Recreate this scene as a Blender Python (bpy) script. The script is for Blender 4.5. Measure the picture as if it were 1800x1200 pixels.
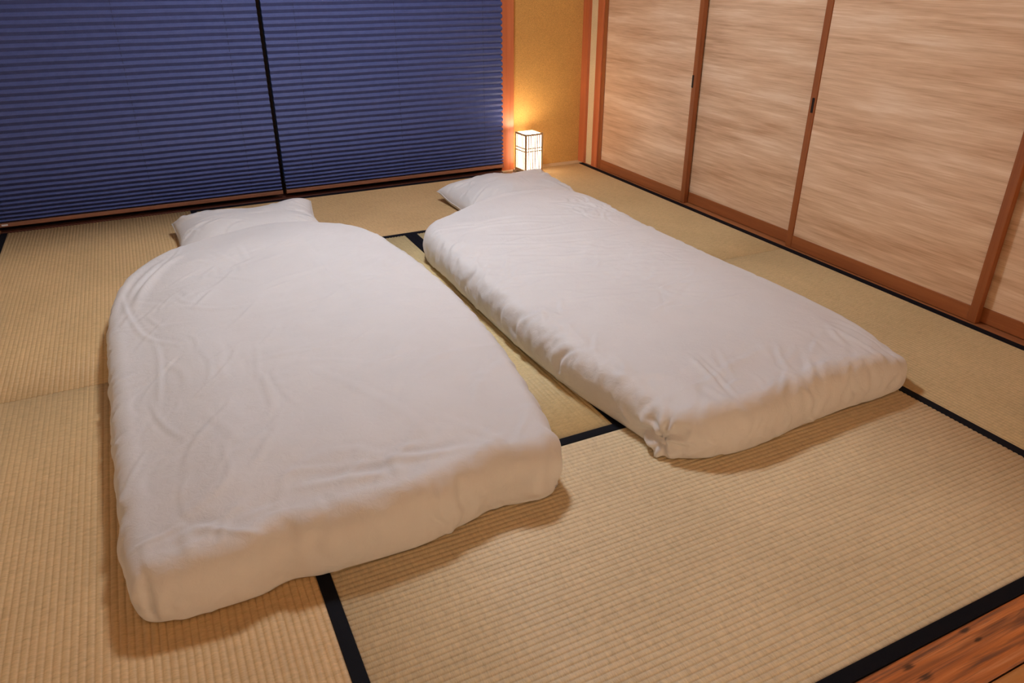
import bpy, bmesh, math, random
import numpy as np
from mathutils import Matrix, Vector

for o in list(bpy.data.objects):
    bpy.data.objects.remove(o, do_unlink=True)
scene = bpy.context.scene
C = scene.collection
PI = math.pi

# ------------------------------------------------------------------ camera
F_PX, YAW, PITCH, ROLL, CAM_H = 1310.1, 0.45218, 0.46979, -0.00167, 1.2304
cam_d = bpy.data.cameras.new('camera')
cam_d.sensor_width = 36.0
cam_d.lens = F_PX / 1800.0 * 36.0
cam_d.clip_start = 0.02
cam = bpy.data.objects.new('camera', cam_d)
C.objects.link(cam)
fw = Vector((math.sin(YAW) * math.cos(PITCH), math.cos(YAW) * math.cos(PITCH), -math.sin(PITCH)))
rt0 = Vector((math.cos(YAW), -math.sin(YAW), 0))
up0 = rt0.cross(fw)
rt = math.cos(ROLL) * rt0 + math.sin(ROLL) * up0
up = -math.sin(ROLL) * rt0 + math.cos(ROLL) * up0
M = Matrix.Identity(4)
for r in range(3):
    M[r][0], M[r][1], M[r][2] = rt[r], up[r], -fw[r]
M[2][3] = CAM_H
cam.matrix_world = M
scene.camera = cam

# ------------------------------------------------------------------ world (night outside)
world = bpy.data.worlds.new('night')
scene.world = world
world.use_nodes = True
world.node_tree.nodes['Background'].inputs[0].default_value = (0.01, 0.014, 0.03, 1)
world.node_tree.nodes['Background'].inputs[1].default_value = 0.25

# ------------------------------------------------------------------ lights and exposure
CEIL_POWER = 84.0        # emission of the round ceiling light over the beds
HALL_POWER = 4.0        # emission of the warm ceiling light over the boarded floor
LAMP_POWER = 8.5         # emission of the paper sides of the small floor lamp
BULB_POWER = 85.0       # emission of the bulb inside it, which shines out of the open top
FILL_POWER = 15.0       # emission of the two fill lanterns added behind the camera
CEIL_POS = (0.97, 2.85)
scene.view_settings.view_transform = 'Standard'
scene.view_settings.look = 'None'
scene.view_settings.gamma = 1.0
scene.view_settings.use_curve_mapping = False
scene.view_settings.exposure = 0.38

# ------------------------------------------------------------------ key dimensions (metres)
X_L, X_M3, X_M5, X_M2, X_R = -0.757, 0.182, 1.123, 2.030, 2.694
Y_F, Y_L3, Y_MID, Y_L2, Y_B = 0.595, 1.557, 2.500, 3.487, 4.420
Y_WALL = 4.490
CEIL = 2.42

# ------------------------------------------------------------------ helpers
def link(o, parent=None):
    C.objects.link(o)
    if parent is not None:
        o.parent = parent
    return o

def mesh_obj(name, verts, faces, mat=None, parent=None, smooth=False):
    me = bpy.data.meshes.new(name)
    me.from_pydata([tuple(map(float, v)) for v in verts], [], [tuple(map(int, f)) for f in faces])
    if smooth:
        me.polygons.foreach_set('use_smooth', [True] * len(me.polygons))
    me.update()
    if mat is not None:
        me.materials.append(mat)
    return link(bpy.data.objects.new(name, me), parent)

def empty(name, loc=(0, 0, 0), rz=0):
    o = bpy.data.objects.new(name, None)
    o.location = loc
    o.rotation_euler = (0, 0, rz)
    o.empty_display_size = 0.1
    return link(o)

def tag(o, label=None, cat=None, group=None, kind=None):
    if label: o['label'] = label
    if cat: o['category'] = cat
    if group: o['group'] = group
    if kind: o['kind'] = kind
    return o

def box_bm(x0, x1, y0, y1, z0, z1, bevel=0.0, seg=2, bm=None):
    own = bmesh.new()
    r = bmesh.ops.create_cube(own, size=1.0)
    for v in r['verts']:
        v.co = Vector(((x0 + x1) / 2 + v.co.x * (x1 - x0), (y0 + y1) / 2 + v.co.y * (y1 - y0), (z0 + z1) / 2 + v.co.z * (z1 - z0)))
    if bevel > 0:
        bmesh.ops.bevel(own, geom=own.edges[:], offset=bevel, segments=seg, affect='EDGES', profile=0.5)
    if bm is None:
        return own
    me = bpy.data.meshes.new('tmp')
    own.to_mesh(me); own.free()
    bm.from_mesh(me)
    bpy.data.meshes.remove(me)
    return bm

def bm_obj(name, bm, mat, parent=None, smooth=False):
    me = bpy.data.meshes.new(name)
    bm.to_mesh(me); bm.free()
    if smooth:
        me.polygons.foreach_set('use_smooth', [True] * len(me.polygons))
    if mat is not None:
        me.materials.append(mat)
    return link(bpy.data.objects.new(name, me), parent)

def box(name, x0, x1, y0, y1, z0, z1, mat, parent=None, bevel=0.0):
    return bm_obj(name, box_bm(x0, x1, y0, y1, z0, z1, bevel), mat, parent)

def struct(o, label=None):
    return tag(o, label, None, None, 'structure')

# ------------------------------------------------------------------ material helpers
class NT:
    def __init__(self, name):
        self.m = bpy.data.materials.new(name)
        self.m.use_nodes = True
        self.t = self.m.node_tree
        self.t.nodes.clear()
        self.out = self.n('ShaderNodeOutputMaterial')
        self.b = self.n('ShaderNodeBsdfPrincipled')
        self.l(self.b.outputs[0], self.out.inputs[0])
    def n(self, kind, **kw):
        nd = self.t.nodes.new(kind)
        for k, v in kw.items():
            setattr(nd, k, v)
        return nd
    def l(self, a, b):
        self.t.links.new(a, b)
    def set(self, sock, v):
        self.b.inputs[sock].default_value = v
    def coord(self, kind='Object', scale=(1, 1, 1), loc=(0, 0, 0), rot=(0, 0, 0)):
        tc = self.n('ShaderNodeTexCoord')
        mp = self.n('ShaderNodeMapping')
        mp.inputs['Scale'].default_value = scale
        mp.inputs['Location'].default_value = loc
        mp.inputs['Rotation'].default_value = rot
        self.l(tc.outputs[kind], mp.inputs[0])
        return mp.outputs[0]
    def noise(self, vec, scale=1.0, detail=3.0, rough=0.5, dist=0.0):
        nd = self.n('ShaderNodeTexNoise')
        nd.inputs['Scale'].default_value = scale
        nd.inputs['Detail'].default_value = detail
        nd.inputs['Roughness'].default_value = rough
        nd.inputs['Distortion'].default_value = dist
        self.l(vec, nd.inputs['Vector'])
        return nd.outputs['Fac']
    def ramp(self, fac, stops):
        r = self.n('ShaderNodeValToRGB')
        el = r.color_ramp.elements
        while len(el) < len(stops):
            el.new(0.5)
        for e, (p, c) in zip(el, stops):
            e.position = p
            e.color = c if len(c) == 4 else (*c, 1)
        self.l(fac, r.inputs[0])
        return r.outputs[0]
    def mix(self, fac, a, b, mode='MIX'):
        m = self.n('ShaderNodeMix', data_type='RGBA', blend_type=mode)
        for s, v in ((m.inputs[0], fac), (m.inputs[6], a), (m.inputs[7], b)):
            if hasattr(v, 'node'):
                self.l(v, s)
            else:
                s.default_value = v if not isinstance(v, tuple) or len(v) == 4 else (*v, 1)
        return m.outputs[2]
    def math(self, op, a, b=0.0):
        m = self.n('ShaderNodeMath', operation=op)
        for s, v in ((m.inputs[0], a), (m.inputs[1], b)):
            if hasattr(v, 'node'):
                self.l(v, s)
            else:
                s.default_value = v
        return m.outputs[0]
    def bump(self, h, strength=0.3, dist=0.002):
        b = self.n('ShaderNodeBump')
        b.inputs['Strength'].default_value = strength
        b.inputs['Distance'].default_value = dist
        self.l(h, b.inputs['Height'])
        self.l(b.outputs[0], self.b.inputs['Normal'])
    def color(self, s):
        self.l(s, self.b.inputs['Base Color'])

def mat_flat(name, col, rough=0.6, metal=0.0):
    m = NT(name)
    v = m.noise(m.coord('Object'), 60, 3)
    m.color(m.mix(0.35, (*col, 1), m.ramp(v, [(0.3, tuple(c * 0.75 for c in col)), (0.7, tuple(min(1, c * 1.2) for c in col))])))
    m.set('Roughness', rough)
    m.set('Metallic', metal)
    return m.m

def mat_wood(name, dark, light, axis='z', rough=0.42, grain=1.0, worn=0.0):
    """Straight grained timber; the grain runs along the given object axis."""
    m = NT(name)
    s = {'x': (1.6, 40, 40), 'y': (40, 1.6, 40), 'z': (40, 40, 1.6)}[axis]
    info = m.n('ShaderNodeObjectInfo')
    v = m.coord('Object', s)
    add = m.n('ShaderNodeVectorMath', operation='ADD')
    m.l(v, add.inputs[0])
    comb = m.n('ShaderNodeCombineXYZ')
    rnd = m.math('MULTIPLY', info.outputs['Random'], 37.0)
    for i in range(3):
        m.l(rnd, comb.inputs[i])
    m.l(comb.outputs[0], add.inputs[1])
    vv = add.outputs[0]
    a = m.noise(vv, 0.9 * grain, 5, 0.6, 0.6)
    b = m.noise(vv, 4.5 * grain, 3, 0.6)
    f = m.math('ADD', m.math('MULTIPLY', a, 0.75), m.math('MULTIPLY', b, 0.25))
    col = m.ramp(f, [(0.33, dark), (0.5, tuple((p + q) / 2 for p, q in zip(dark, light))), (0.66, light)])
    if worn > 0:
        w = m.noise(vv, 0.45, 4, 0.55, 1.5)
        wc = m.ramp(w, [(0.45, (0, 0, 0)), (0.68, (1, 1, 1))])
        col = m.mix(m.math('MULTIPLY', wc, worn), col, tuple(c * 0.32 for c in dark) + (1,))
    m.color(col)
    m.set('Roughness', rough)
    m.bump(f, 0.25, 0.0012)
    return m.m

# tatami facing: ribs run along local y (real geometry), rush strands cross them
def mat_tatami():
    m = NT('woven_rush')
    info = m.n('ShaderNodeObjectInfo')
    tc = m.n('ShaderNodeTexCoord')
    def c(scale):
        mp = m.n('ShaderNodeMapping')
        mp.inputs['Scale'].default_value = scale
        m.l(tc.outputs['Object'], mp.inputs[0])
        return mp.outputs[0]
    strand = m.noise(c((70, 620, 1)), 1.0, 2, 0.6)
    patch = m.noise(c((3, 2.2, 1)), 1.0, 4, 0.55)
    band = m.noise(c((26, 110, 1)), 1.0, 2, 0.5)
    sum_ = m.math('ADD', m.math('MULTIPLY', strand, 0.6), m.math('MULTIPLY', band, 0.4))
    tone = m.ramp(sum_, [(0.30, (0.76, 0.73, 0.68)), (0.5, (0.98, 0.98, 0.98)), (0.68, (1.14, 1.13, 1.10))])
    pt = m.ramp(patch, [(0.3, (0.92, 0.91, 0.88)), (0.7, (1.07, 1.06, 1.05))])
    col = m.mix(1.0, info.outputs['Color'], tone, 'MULTIPLY')
    col = m.mix(1.0, col, pt, 'MULTIPLY')
    m.color(col)
    m.set('Roughness', 0.55)
    m.set('Specular IOR Level', 0.35)
    m.bump(sum_, 0.35, 0.0010)
    return m.m

def mat_cloth_border():
    m = NT('black_border_cloth')
    v = m.noise(m.coord('Object', (900, 900, 900)), 1.0, 2)
    m.color(m.ramp(v, [(0.3, (0.003, 0.003, 0.005)), (0.7, (0.008, 0.008, 0.013))]))
    m.set('Roughness', 0.75)
    m.set('Specular IOR Level', 0.12)
    m.bump(v, 0.3, 0.0006)
    return m.m

def mat_linen(name='white_cotton', col=(0.715, 0.685, 0.67)):
    m = NT(name)
    v = m.coord('Object')
    n1 = m.noise(v, 9, 4, 0.55)
    weave = m.noise(v, 900, 2)
    m.color(m.ramp(n1, [(0.3, tuple(c * 0.975 for c in col)), (0.7, tuple(c * 1.015 for c in col))]))
    m.set('Roughness', 0.62)
    m.set('Specular IOR Level', 0.35)
    m.set('Sheen Weight', 0.15)
    m.set('Sheen Roughness', 0.5)
    wr = m.noise(v, 34, 5, 0.62, 1.4)
    h = m.math('ADD', m.math('MULTIPLY', wr, 1.0), m.math('MULTIPLY', weave, 0.05))
    m.bump(h, 0.30, 0.006)
    return m.m

def mat_fusuma():
    m = NT('streaked_door_paper')
    info = m.n('ShaderNodeObjectInfo')
    tc = m.n('ShaderNodeTexCoord')
    off = m.n('ShaderNodeVectorMath', operation='ADD')
    m.l(tc.outputs['Object'], off.inputs[0])
    comb = m.n('ShaderNodeCombineXYZ')
    m.l(m.math('MULTIPLY', info.outputs['Random'], 11.0), comb.inputs[1])
    m.l(m.math('MULTIPLY', info.outputs['Random'], 5.0), comb.inputs[2])
    m.l(comb.outputs[0], off.inputs[1])
    def c(scale):
        mp = m.n('ShaderNodeMapping')
        mp.inputs['Scale'].default_value = scale
        m.l(off.outputs[0], mp.inputs[0])
        return mp.outputs[0]
    a = m.noise(c((1, 1.7, 17)), 1.0, 3, 0.5)
    b = m.noise(c((1, 3.4, 62)), 1.0, 3, 0.6)
    d = m.noise(c((1, 7.0, 280)), 1.0, 2, 0.6)
    f = m.math('ADD', m.math('ADD', m.math('MULTIPLY', a, 0.42), m.math('MULTIPLY', b, 0.36)), m.math('MULTIPLY', d, 0.22))
    m.color(m.ramp(f, [(0.38, (0.55, 0.325, 0.185)), (0.46, (0.67, 0.43, 0.262)), (0.54, (0.76, 0.52, 0.33)), (0.62, (0.85, 0.63, 0.44))]))
    m.set('Roughness', 0.34)
    m.set('Specular IOR Level', 0.45)
    m.bump(m.math('ADD', m.math('MULTIPLY', b, 0.5), d), 0.35, 0.0014)
    return m.m

def mat_plaster(name, base, rough=0.9):
    m = NT(name)
    v = m.coord('Object')
    g = m.noise(v, 330, 3, 0.7)
    p = m.noise(v, 5, 4, 0.5)
    col = m.ramp(g, [(0.32, tuple(c * 0.62 for c in base)), (0.5, base), (0.7, tuple(min(1, c * 1.3) for c in base))])
    col = m.mix(1.0, col, m.ramp(p, [(0.3, (0.93, 0.92, 0.9)), (0.7, (1.05, 1.05, 1.05))]), 'MULTIPLY')
    m.color(col)
    m.set('Roughness', rough)
    m.bump(g, 0.5, 0.002)
    return m.m

def mat_blind():
    m = NT('navy_pleated_fabric')
    v = m.coord('Object')
    n1 = m.noise(v, 420, 2, 0.6)
    n2 = m.noise(v, 30, 3, 0.6)
    f = m.math('ADD', m.math('MULTIPLY', n1, 0.6), m.math('MULTIPLY', n2, 0.4))
    m.color(m.ramp(f, [(0.3, (0.055, 0.071, 0.195)), (0.7, (0.088, 0.110, 0.280))]))
    m.set('Roughness', 0.6)
    m.set('Specular IOR Level', 0.22)
    m.bump(f, 0.2, 0.0008)
    return m.m

def mat_emit(name, col, strength):
    m = NT(name)
    v = m.noise(m.coord('Object'), 25, 3)
    m.color(m.ramp(v, [(0.3, (0.78, 0.76, 0.72)), (0.7, (0.84, 0.82, 0.79))]))
    m.set('Emission Color', (*col, 1))
    m.set('Emission Strength', strength)
    return m.m

def mat_glass():
    m = NT('window_glass')
    m.set('Base Color', (0.9, 0.95, 1, 1))
    m.set('Roughness', 0.02)
    m.set('Transmission Weight', 1.0)
    m.set('IOR', 1.45)
    return m.m

MT = {
    'tatami': mat_tatami(), 'border': mat_cloth_border(), 'linen': mat_linen(),
    'sheet': mat_linen('white_sheet', (0.715, 0.675, 0.645)),
    'fusuma': mat_fusuma(),
    'plaster': mat_plaster('mustard_sand_plaster', (0.63, 0.335, 0.085)),
    'plaster_pale': mat_plaster('pale_plaster', (0.72, 0.56, 0.32)),
    'plaster_room': mat_plaster('cream_plaster', (0.70, 0.60, 0.46)),
    'red_z': mat_wood('red_brown_post', (0.44, 0.105, 0.034), (0.60, 0.175, 0.060), 'z', 0.45, 0.6),
    'door_z': mat_wood('door_frame_upright', (0.245, 0.066, 0.015), (0.355, 0.108, 0.027), 'z', 0.5, 0.8),
    'door_y': mat_wood('door_frame_rail', (0.265, 0.074, 0.018), (0.38, 0.120, 0.032), 'y', 0.5, 0.8),
    'sill_y': mat_wood('door_sill_wood', (0.28, 0.095, 0.030), (0.42, 0.16, 0.055), 'y', 0.4, 0.8),
    'sill_x': mat_wood('dark_window_sill', (0.055, 0.016, 0.010), (0.13, 0.036, 0.018), 'x', 0.4, 0.8),
    'pale_x': mat_wood('pale_wall_edge_wood', (0.50, 0.33, 0.17), (0.62, 0.44, 0.25), 'x', 0.5, 0.8),
    'plank_x': mat_wood('worn_floor_plank', (0.27, 0.078, 0.022), (0.40, 0.135, 0.040), 'x', 0.40, 0.9, 0.85),
    'plank2_x': mat_wood('orange_floor_plank', (0.52, 0.21, 0.055), (0.70, 0.32, 0.095), 'x', 0.36, 0.8, 0.25),
    'rail_x': mat_wood('brown_blind_rail', (0.22, 0.085, 0.045), (0.30, 0.12, 0.065), 'x', 0.4, 0.5),
    'lampwood': mat_wood('blond_lamp_wood', (0.42, 0.26, 0.13), (0.55, 0.36, 0.19), 'z', 0.5, 1.0),
    'ceilwood': mat_wood('ceiling_board', (0.36, 0.235, 0.14), (0.48, 0.33, 0.21), 'y', 0.6, 0.6),
    'winframe': mat_wood('dark_window_frame', (0.035, 0.018, 0.012), (0.06, 0.03, 0.018), 'z', 0.5, 0.6),
    'blind': mat_blind(), 'glass': mat_glass(),
    'cord': mat_flat('blind_cord', (0.02, 0.022, 0.035), 0.7),
    'pull': mat_flat('finger_pull_metal', (0.03, 0.018, 0.012), 0.4, 0.4),
    'white_tag': mat_flat('white_label', (0.7, 0.68, 0.66), 0.6),
    'housing': mat_flat('white_housing', (0.75, 0.74, 0.72), 0.5),
    'paper': mat_emit('glowing_lamp_paper', (1.0, 0.85, 0.66), LAMP_POWER),
    'bulb': mat_emit('bulb_glow', (1.0, 0.85, 0.66), BULB_POWER),
    'diffuser': mat_emit('ceiling_light_diffuser', (0.88, 0.95, 1.06), CEIL_POWER),
    'diffuser_hall': mat_emit('hall_light_diffuser', (1.0, 0.78, 0.52), HALL_POWER),
}

# ------------------------------------------------------------------ FLOOR: tatami
floor = struct(box('floor', X_L - 0.3, 2.95, Y_F - 0.02, 4.75, -0.10, -0.056, MT['pale_x']),
               'straw tatami floor of eight mats with black cloth borders')

RIB = 0.0150
def tatami_mat(x0, x1, y0, y1, along, col, borders=(True, True)):
    """A mat of corrugated woven rush; ribs along local y, borders on the long edges."""
    cx, cy = (x0 + x1) / 2, (y0 + y1) / 2
    W, L = (x1 - x0, y1 - y0) if along == 'y' else (y1 - y0, x1 - x0)
    W -= 0.0012; L -= 0.0016
    n = max(8, int(round(W / RIB)))
    seg = 8
    prof = []
    for i in range(n * seg + 1):
        u = i / (n * seg)
        ph = (i % seg) / seg
        z = 0.0028 * (abs(math.sin(PI * ph)) ** 0.42) - 0.0028
        prof.append((-W / 2 + u * W, z))
    rows = 5
    verts, faces = [], []
    zb = -0.055
    for k in range(rows):
        y = -L / 2 + L * k / (rows - 1)
        for (x, z) in prof:
            verts.append((x, y, z))
    np_ = len(prof)
    for k in range(rows - 1):
        for i in range(np_ - 1):
            a = k * np_ + i
            faces.append((a, a + 1, a + np_ + 1, a + np_))
    base = len(verts)
    for k in (0, rows - 1):
        for x in (-W / 2, W / 2):
            y = -L / 2 + L * k / (rows - 1)
            verts.append((x, y, zb))
    e = (rows - 1) * np_
    faces.append([base, base + 1] + [np_ - 1 - i for i in range(np_)])
    faces.append([base + 3, base + 2] + [e + i for i in range(np_)])
    faces.append([base + 2, base] + [k * np_ for k in range(rows)])
    faces.append([base + 1, base + 3] + [k * np_ + np_ - 1 for k in range(rows - 1, -1, -1)])
    faces.append([base, base + 2, base + 3, base + 1])
    o = mesh_obj('tatami_mat', verts, faces, MT['tatami'], floor)
    top = (rows - 1) * (np_ - 1)
    o.data.polygons.foreach_set('use_smooth', [i < top for i in range(len(o.data.polygons))])
    o.location = (cx, cy, 0)
    o.rotation_euler = (0, 0, 0 if along == 'y' else PI / 2)
    o.color = (*col, 1)
    for s, on in zip((-1, 1), borders):
        if on:
            xa, xb = (-W / 2 - 0.0004, -W / 2 + 0.030) if s < 0 else (W / 2 - 0.030, W / 2 + 0.0004)
            box('border_strip', xa, xb, -L / 2 - 0.0004, L / 2 + 0.0004, -0.05, 0.0014, MT['border'], o, 0.0008)
    return o

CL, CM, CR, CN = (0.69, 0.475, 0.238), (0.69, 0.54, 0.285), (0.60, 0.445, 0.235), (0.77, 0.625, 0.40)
tatami_mat(X_L, X_M3, Y_F, Y_MID, 'y', CL)
tatami_mat(X_L, X_M3, Y_MID, Y_B, 'y', CL)
tatami_mat(X_M3, X_M5, Y_L3, Y_L2, 'y', CM)
tatami_mat(X_M5, X_M2, Y_L3, Y_L2, 'y', CM)
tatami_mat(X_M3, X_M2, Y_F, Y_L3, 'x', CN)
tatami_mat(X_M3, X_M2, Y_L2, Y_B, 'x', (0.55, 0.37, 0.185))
tatami_mat(X_M2, X_R, Y_F, Y_MID, 'y', CR)
tatami_mat(X_M2, X_R, Y_MID, Y_B, 'y', CR)

# ------------------------------------------------------------------ boarded floor in front (y < Y_F)
floor2 = struct(box('floor.001', X_L - 0.3, 2.95, -1.75, Y_F - 0.02, -0.10, -0.05, MT['pale_x']),
                'worn red-brown wooden boards in front of the tatami')
def plank_with_knots(y0, y1, mat, knots=(), z=0.0, grooves=()):
    """One board: a fine grid along x so grain ridges and knots are real relief."""
    L0, L1 = X_L - 0.28, 2.93
    ny = max(6, int((y1 - y0) / 0.006))
    nx = 170
    xs = np.linspace(L0, L1, nx + 1)
    ys = np.linspace(y0 + 0.0008, y1 - 0.0008, ny + 1)
    XX, YY = np.meshgrid(xs, ys)
    ZZ = np.full_like(XX, z)
    for gy, gw, gd in grooves:
        wob = 0.004 * np.sin(XX * 2.3 + gy * 90) + 0.002 * np.sin(XX * 6.1)
        ZZ -= gd * np.exp(-((YY - gy - wob) / gw) ** 2)
    for kx, ky, kr in knots:
        d2 = ((XX - kx) / (kr * 2.2)) ** 2 + ((YY - ky) / kr) ** 2
        ZZ -= 0.0016 * np.exp(-d2)
    edge = np.minimum(YY - ys[0], ys[-1] - YY)
    ZZ -= 0.002 * np.exp(-(edge / 0.003))
    verts = np.stack([XX, YY, ZZ], -1).reshape(-1, 3).tolist()
    w = nx + 1
    faces = [(j * w + i, j * w + i + 1, (j + 1) * w + i + 1, (j + 1) * w + i) for j in range(ny) for i in range(nx)]
    b = len(verts)
    verts += [(L0, ys[0], -0.05), (L1, ys[0], -0.05), (L0, ys[-1], -0.05), (L1, ys[-1], -0.05)]
    faces.append([b + 1, b] + [i for i in range(w)])
    faces.append([b + 2, b + 3] + [ny * w + i for i in range(w - 1, -1, -1)])
    o = mesh_obj('floor_plank', verts, faces, mat, floor2, True)
    return o
KN = [(1.323, 0.583, 0.0075), (1.141, 0.573, 0.008), (1.152, 0.541, 0.010), (1.327, 0.556, 0.006), (1.9, 0.55, 0.010), (0.4, 0.53, 0.010)]
def mat_knotted():
    """Old worn timber with dark knots at their places on the board."""
    m = NT('knotted_threshold_timber')
    v = m.coord('Object', (2.0, 46, 46))
    a = m.noise(v, 0.8, 6, 0.62, 1.1)
    b = m.noise(m.coord('Object', (6, 240, 240)), 1.0, 3, 0.6)
    f = m.math('ADD', m.math('MULTIPLY', a, 0.72), m.math('MULTIPLY', b, 0.28))
    col = m.ramp(f, [(0.32, (0.18, 0.050, 0.018)), (0.42, (0.44, 0.135, 0.036)), (0.55, (0.64, 0.21, 0.056)), (0.70, (0.76, 0.36, 0.16))])
    w = m.noise(m.coord('Object', (2.2, 48, 48), (3, 1, 0)), 1.0, 4, 0.6, 0.8)
    col = m.mix(m.ramp(w, [(0.48, (0, 0, 0)), (0.60, (0.85, 0.85, 0.85))]), col, (0.15, 0.062, 0.034, 1))
    tc = m.n('ShaderNodeTexCoord')
    for kx, ky, kr in KN:
        mp = m.n('ShaderNodeMapping')
        mp.inputs['Scale'].default_value = (1 / (kr * 2.4), 1 / kr, 0)
        mp.inputs['Location'].default_value = (-kx / (kr * 2.4), -ky / kr, 0)
        m.l(tc.outputs['Object'], mp.inputs[0])
        ln = m.n('ShaderNodeVectorMath', operation='LENGTH')
        m.l(mp.outputs[0], ln.inputs[0])
        d = m.math('ADD', ln.outputs['Value'], m.math('MULTIPLY', m.math('SUBTRACT', b, 0.5), 1.6))
        col = m.mix(m.ramp(d, [(0.35, (0.85, 0.85, 0.85)), (1.9, (0, 0, 0))]), col, (0.028, 0.014, 0.009, 1))
    m.color(col)
    m.set('Roughness', 0.42)
    m.bump(f, 0.45, 0.002)
    return m.m
plank_with_knots(0.481, 0.594, mat_knotted(), KN, 0.0, [(0.545, 0.004, 0.0022), (0.522, 0.003, 0.002), (0.507, 0.004, 0.0024), (0.563, 0.0025, 0.0012)])
yy = 0.480
for i in range(9):
    plank_with_knots(yy - 0.24, yy, MT['plank2_x'], (), -0.002 if i == 0 else -0.003)
    yy -= 0.241

# ------------------------------------------------------------------ walls, ceiling
HX0, HX1, HY0 = X_L - 0.12, 2.90, -1.70
# left side: threshold board and plaster wall (just outside the frame)
trim_left = struct(box('trim_1', X_L - 0.115, X_L - 0.001, Y_F, 4.47, -0.05, 0.004, MT['sill_y'], None, 0.002), 'wooden edging board beside the left mats')
struct(box('wall_left', HX0 - 0.08, HX0, HY0, 4.9, -0.05, CEIL + 0.05, MT['plaster_room']))
struct(box('wall_behind', HX0 - 0.08, HX1 + 0.2, HY0 - 0.08, HY0, -0.05, CEIL + 0.05, MT['plaster_room']))
struct(box('ceiling', HX0 - 0.08, HX1 + 0.2, HY0 - 0.08, 4.9, CEIL, CEIL + 0.04, MT['ceilwood']))
ceil_o = bpy.data.objects['ceiling']
k = 0
yb = HX0
while yb < HX1 - 0.1:
    box('ceiling_batten', yb, yb + 0.022, HY0, 4.47, CEIL - 0.018, CEIL - 0.0005, MT['ceilwood'], ceil_o, 0.002)
    yb += 0.44
# back wall: mustard plaster right of the window
struct(box('wall_back', 2.175, 2.78, Y_WALL, Y_WALL + 0.10, -0.05, CEIL, MT['plaster']), 'grainy mustard sand-plaster wall behind the lit lamp')
struct(box('wall_back_upper', HX0 - 0.05, 2.175, Y_WALL + 0.02, Y_WALL + 0.10, 1.86, CEIL, MT['plaster_room']))
struct(box('trim_2', 2.176, 2.69, Y_B + 0.001, Y_WALL - 0.0005, -0.05, 0.003, MT['pale_x'], None, 0.0015), 'pale wooden floor edging under the mustard wall')
# red-brown post between window and plaster
post = struct(bm_obj('trim_3', box_bm(2.092, 2.181, Y_WALL - 0.036, Y_WALL + 0.10, -0.05, CEIL, 0.003), MT['red_z']), 'red-brown wooden post between blinds and mustard wall')
struct(box('trim_4', 2.085, 2.18, Y_B + 0.001, Y_WALL - 0.0365, -0.05, 0.0025, MT['pale_x'], None, 0.001), 'pale wooden floor edging at the foot of the post')
# corner post, pale plaster strip and jamb on the door side
struct(box('trim_5', 2.692, 2.80, 4.415, 4.489, -0.05, CEIL, MT['red_z'], None, 0.003), 'dark red corner post where the two walls meet')
struct(box('wall_right', 2.712, 2.86, 4.330, 4.4145, -0.05, CEIL, MT['plaster_pale']), 'narrow pale plaster strip beside the corner post')
struct(box('trim_6', 2.702, 2.86, 4.262, 4.3295, -0.05, CEIL, MT['red_z'], None, 0.003), 'red-brown door jamb beside the pale plaster strip')

# door sill with two tracks
sill = struct(box('trim_7', X_R + 0.0005, 2.90, Y_F - 0.05, 4.4145, -0.05, -0.001, MT['sill_y'], None, 0.0015), 'wooden floor track under the sliding doors')
for xa in (2.7105, 2.7395):
    pass
struct(box('trim_8', X_R, 2.86, Y_F - 0.05, 4.261, 1.785, 1.86, MT['door_y'], None, 0.003), 'wooden lintel above the sliding doors')
struct(box('wall_right_upper', 2.74, 2.86, Y_F - 0.05, 4.261, 1.861, CEIL, MT['plaster_room']))
struct(box('trim_9', 2.69, 2.80, Y_F - 0.10, Y_F - 0.001, -0.05, CEIL, MT['red_z'], None, 0.003), 'post at the near end of the sliding doors')
struct(box('wall_right_hall', 2.80, 2.88, HY0, Y_F - 0.051, -0.05, CEIL, MT['plaster_room']))

# ------------------------------------------------------------------ sliding doors
DT = 0.026
def sliding_door(n, y0, y1, xf, label, pull_y):
    """Papered sliding door; y0 < y1, front face at x = xf."""
    zb, zt = 0.0002, 1.783
    st, rb, rtp = 0.034, 0.060, 0.05
    root = struct(box('door_%d' % n, xf + 0.005, xf + DT - 0.004, y0 + 0.01, y1 - 0.01, zb + 0.02, zt - 0.02, MT['fusuma']), label)
    for a in (y0, y1 - st):
        box('stile', xf - 0.0015, xf + DT, a, a + st, zb, zt, MT['door_z'], root, 0.002)
    box('bottom_rail', xf + 0.0005, xf + DT - 0.001, y0 + st, y1 - st, zb + 0.001, zb + rb, MT['door_y'], root, 0.0015)
    box('top_rail', xf + 0.0005, xf + DT - 0.001, y0 + st, y1 - st, zt - rtp, zt, MT['door_y'], root, 0.0015)
    if pull_y is not None:
        yc = pull_y
        bm = bmesh.new()
        h0, h1, w = 0.630, 0.694, 0.0065
        for (ya, yb2, za, zb2) in ((yc - w, yc - w + 0.002, h0, h1), (yc + w - 0.002, yc + w, h0, h1), (yc - w + 0.002, yc + w - 0.002, h0, h0 + 0.002), (yc - w + 0.002, yc + w - 0.002, h1 - 0.002, h1)):
            box_bm(xf - 0.0028, xf - 0.0012, ya, yb2, za, zb2, 0, 1, bm)
        box_bm(xf - 0.0021, xf - 0.0013, yc - w + 0.001, yc + w - 0.001, h0 + 0.001, h1 - 0.001, 0, 1, bm)
        tag(bm_obj('finger_pull', bm, MT['pull'], root), 'dark recessed finger pull')
    return root
XF, XB = 2.712, 2.7420
sliding_door(1, 3.325, 4.261, XF, 'sliding door with streaked paper nearest the corner and lit lamp', 3.352)
sliding_door(2, 2.465, 3.395, XB, 'recessed sliding door with streaked paper, second from the corner', None)
sliding_door(3, 1.538, 2.527, XF, 'widest sliding door with streaked paper, beside the right futon', 2.507)
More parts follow.
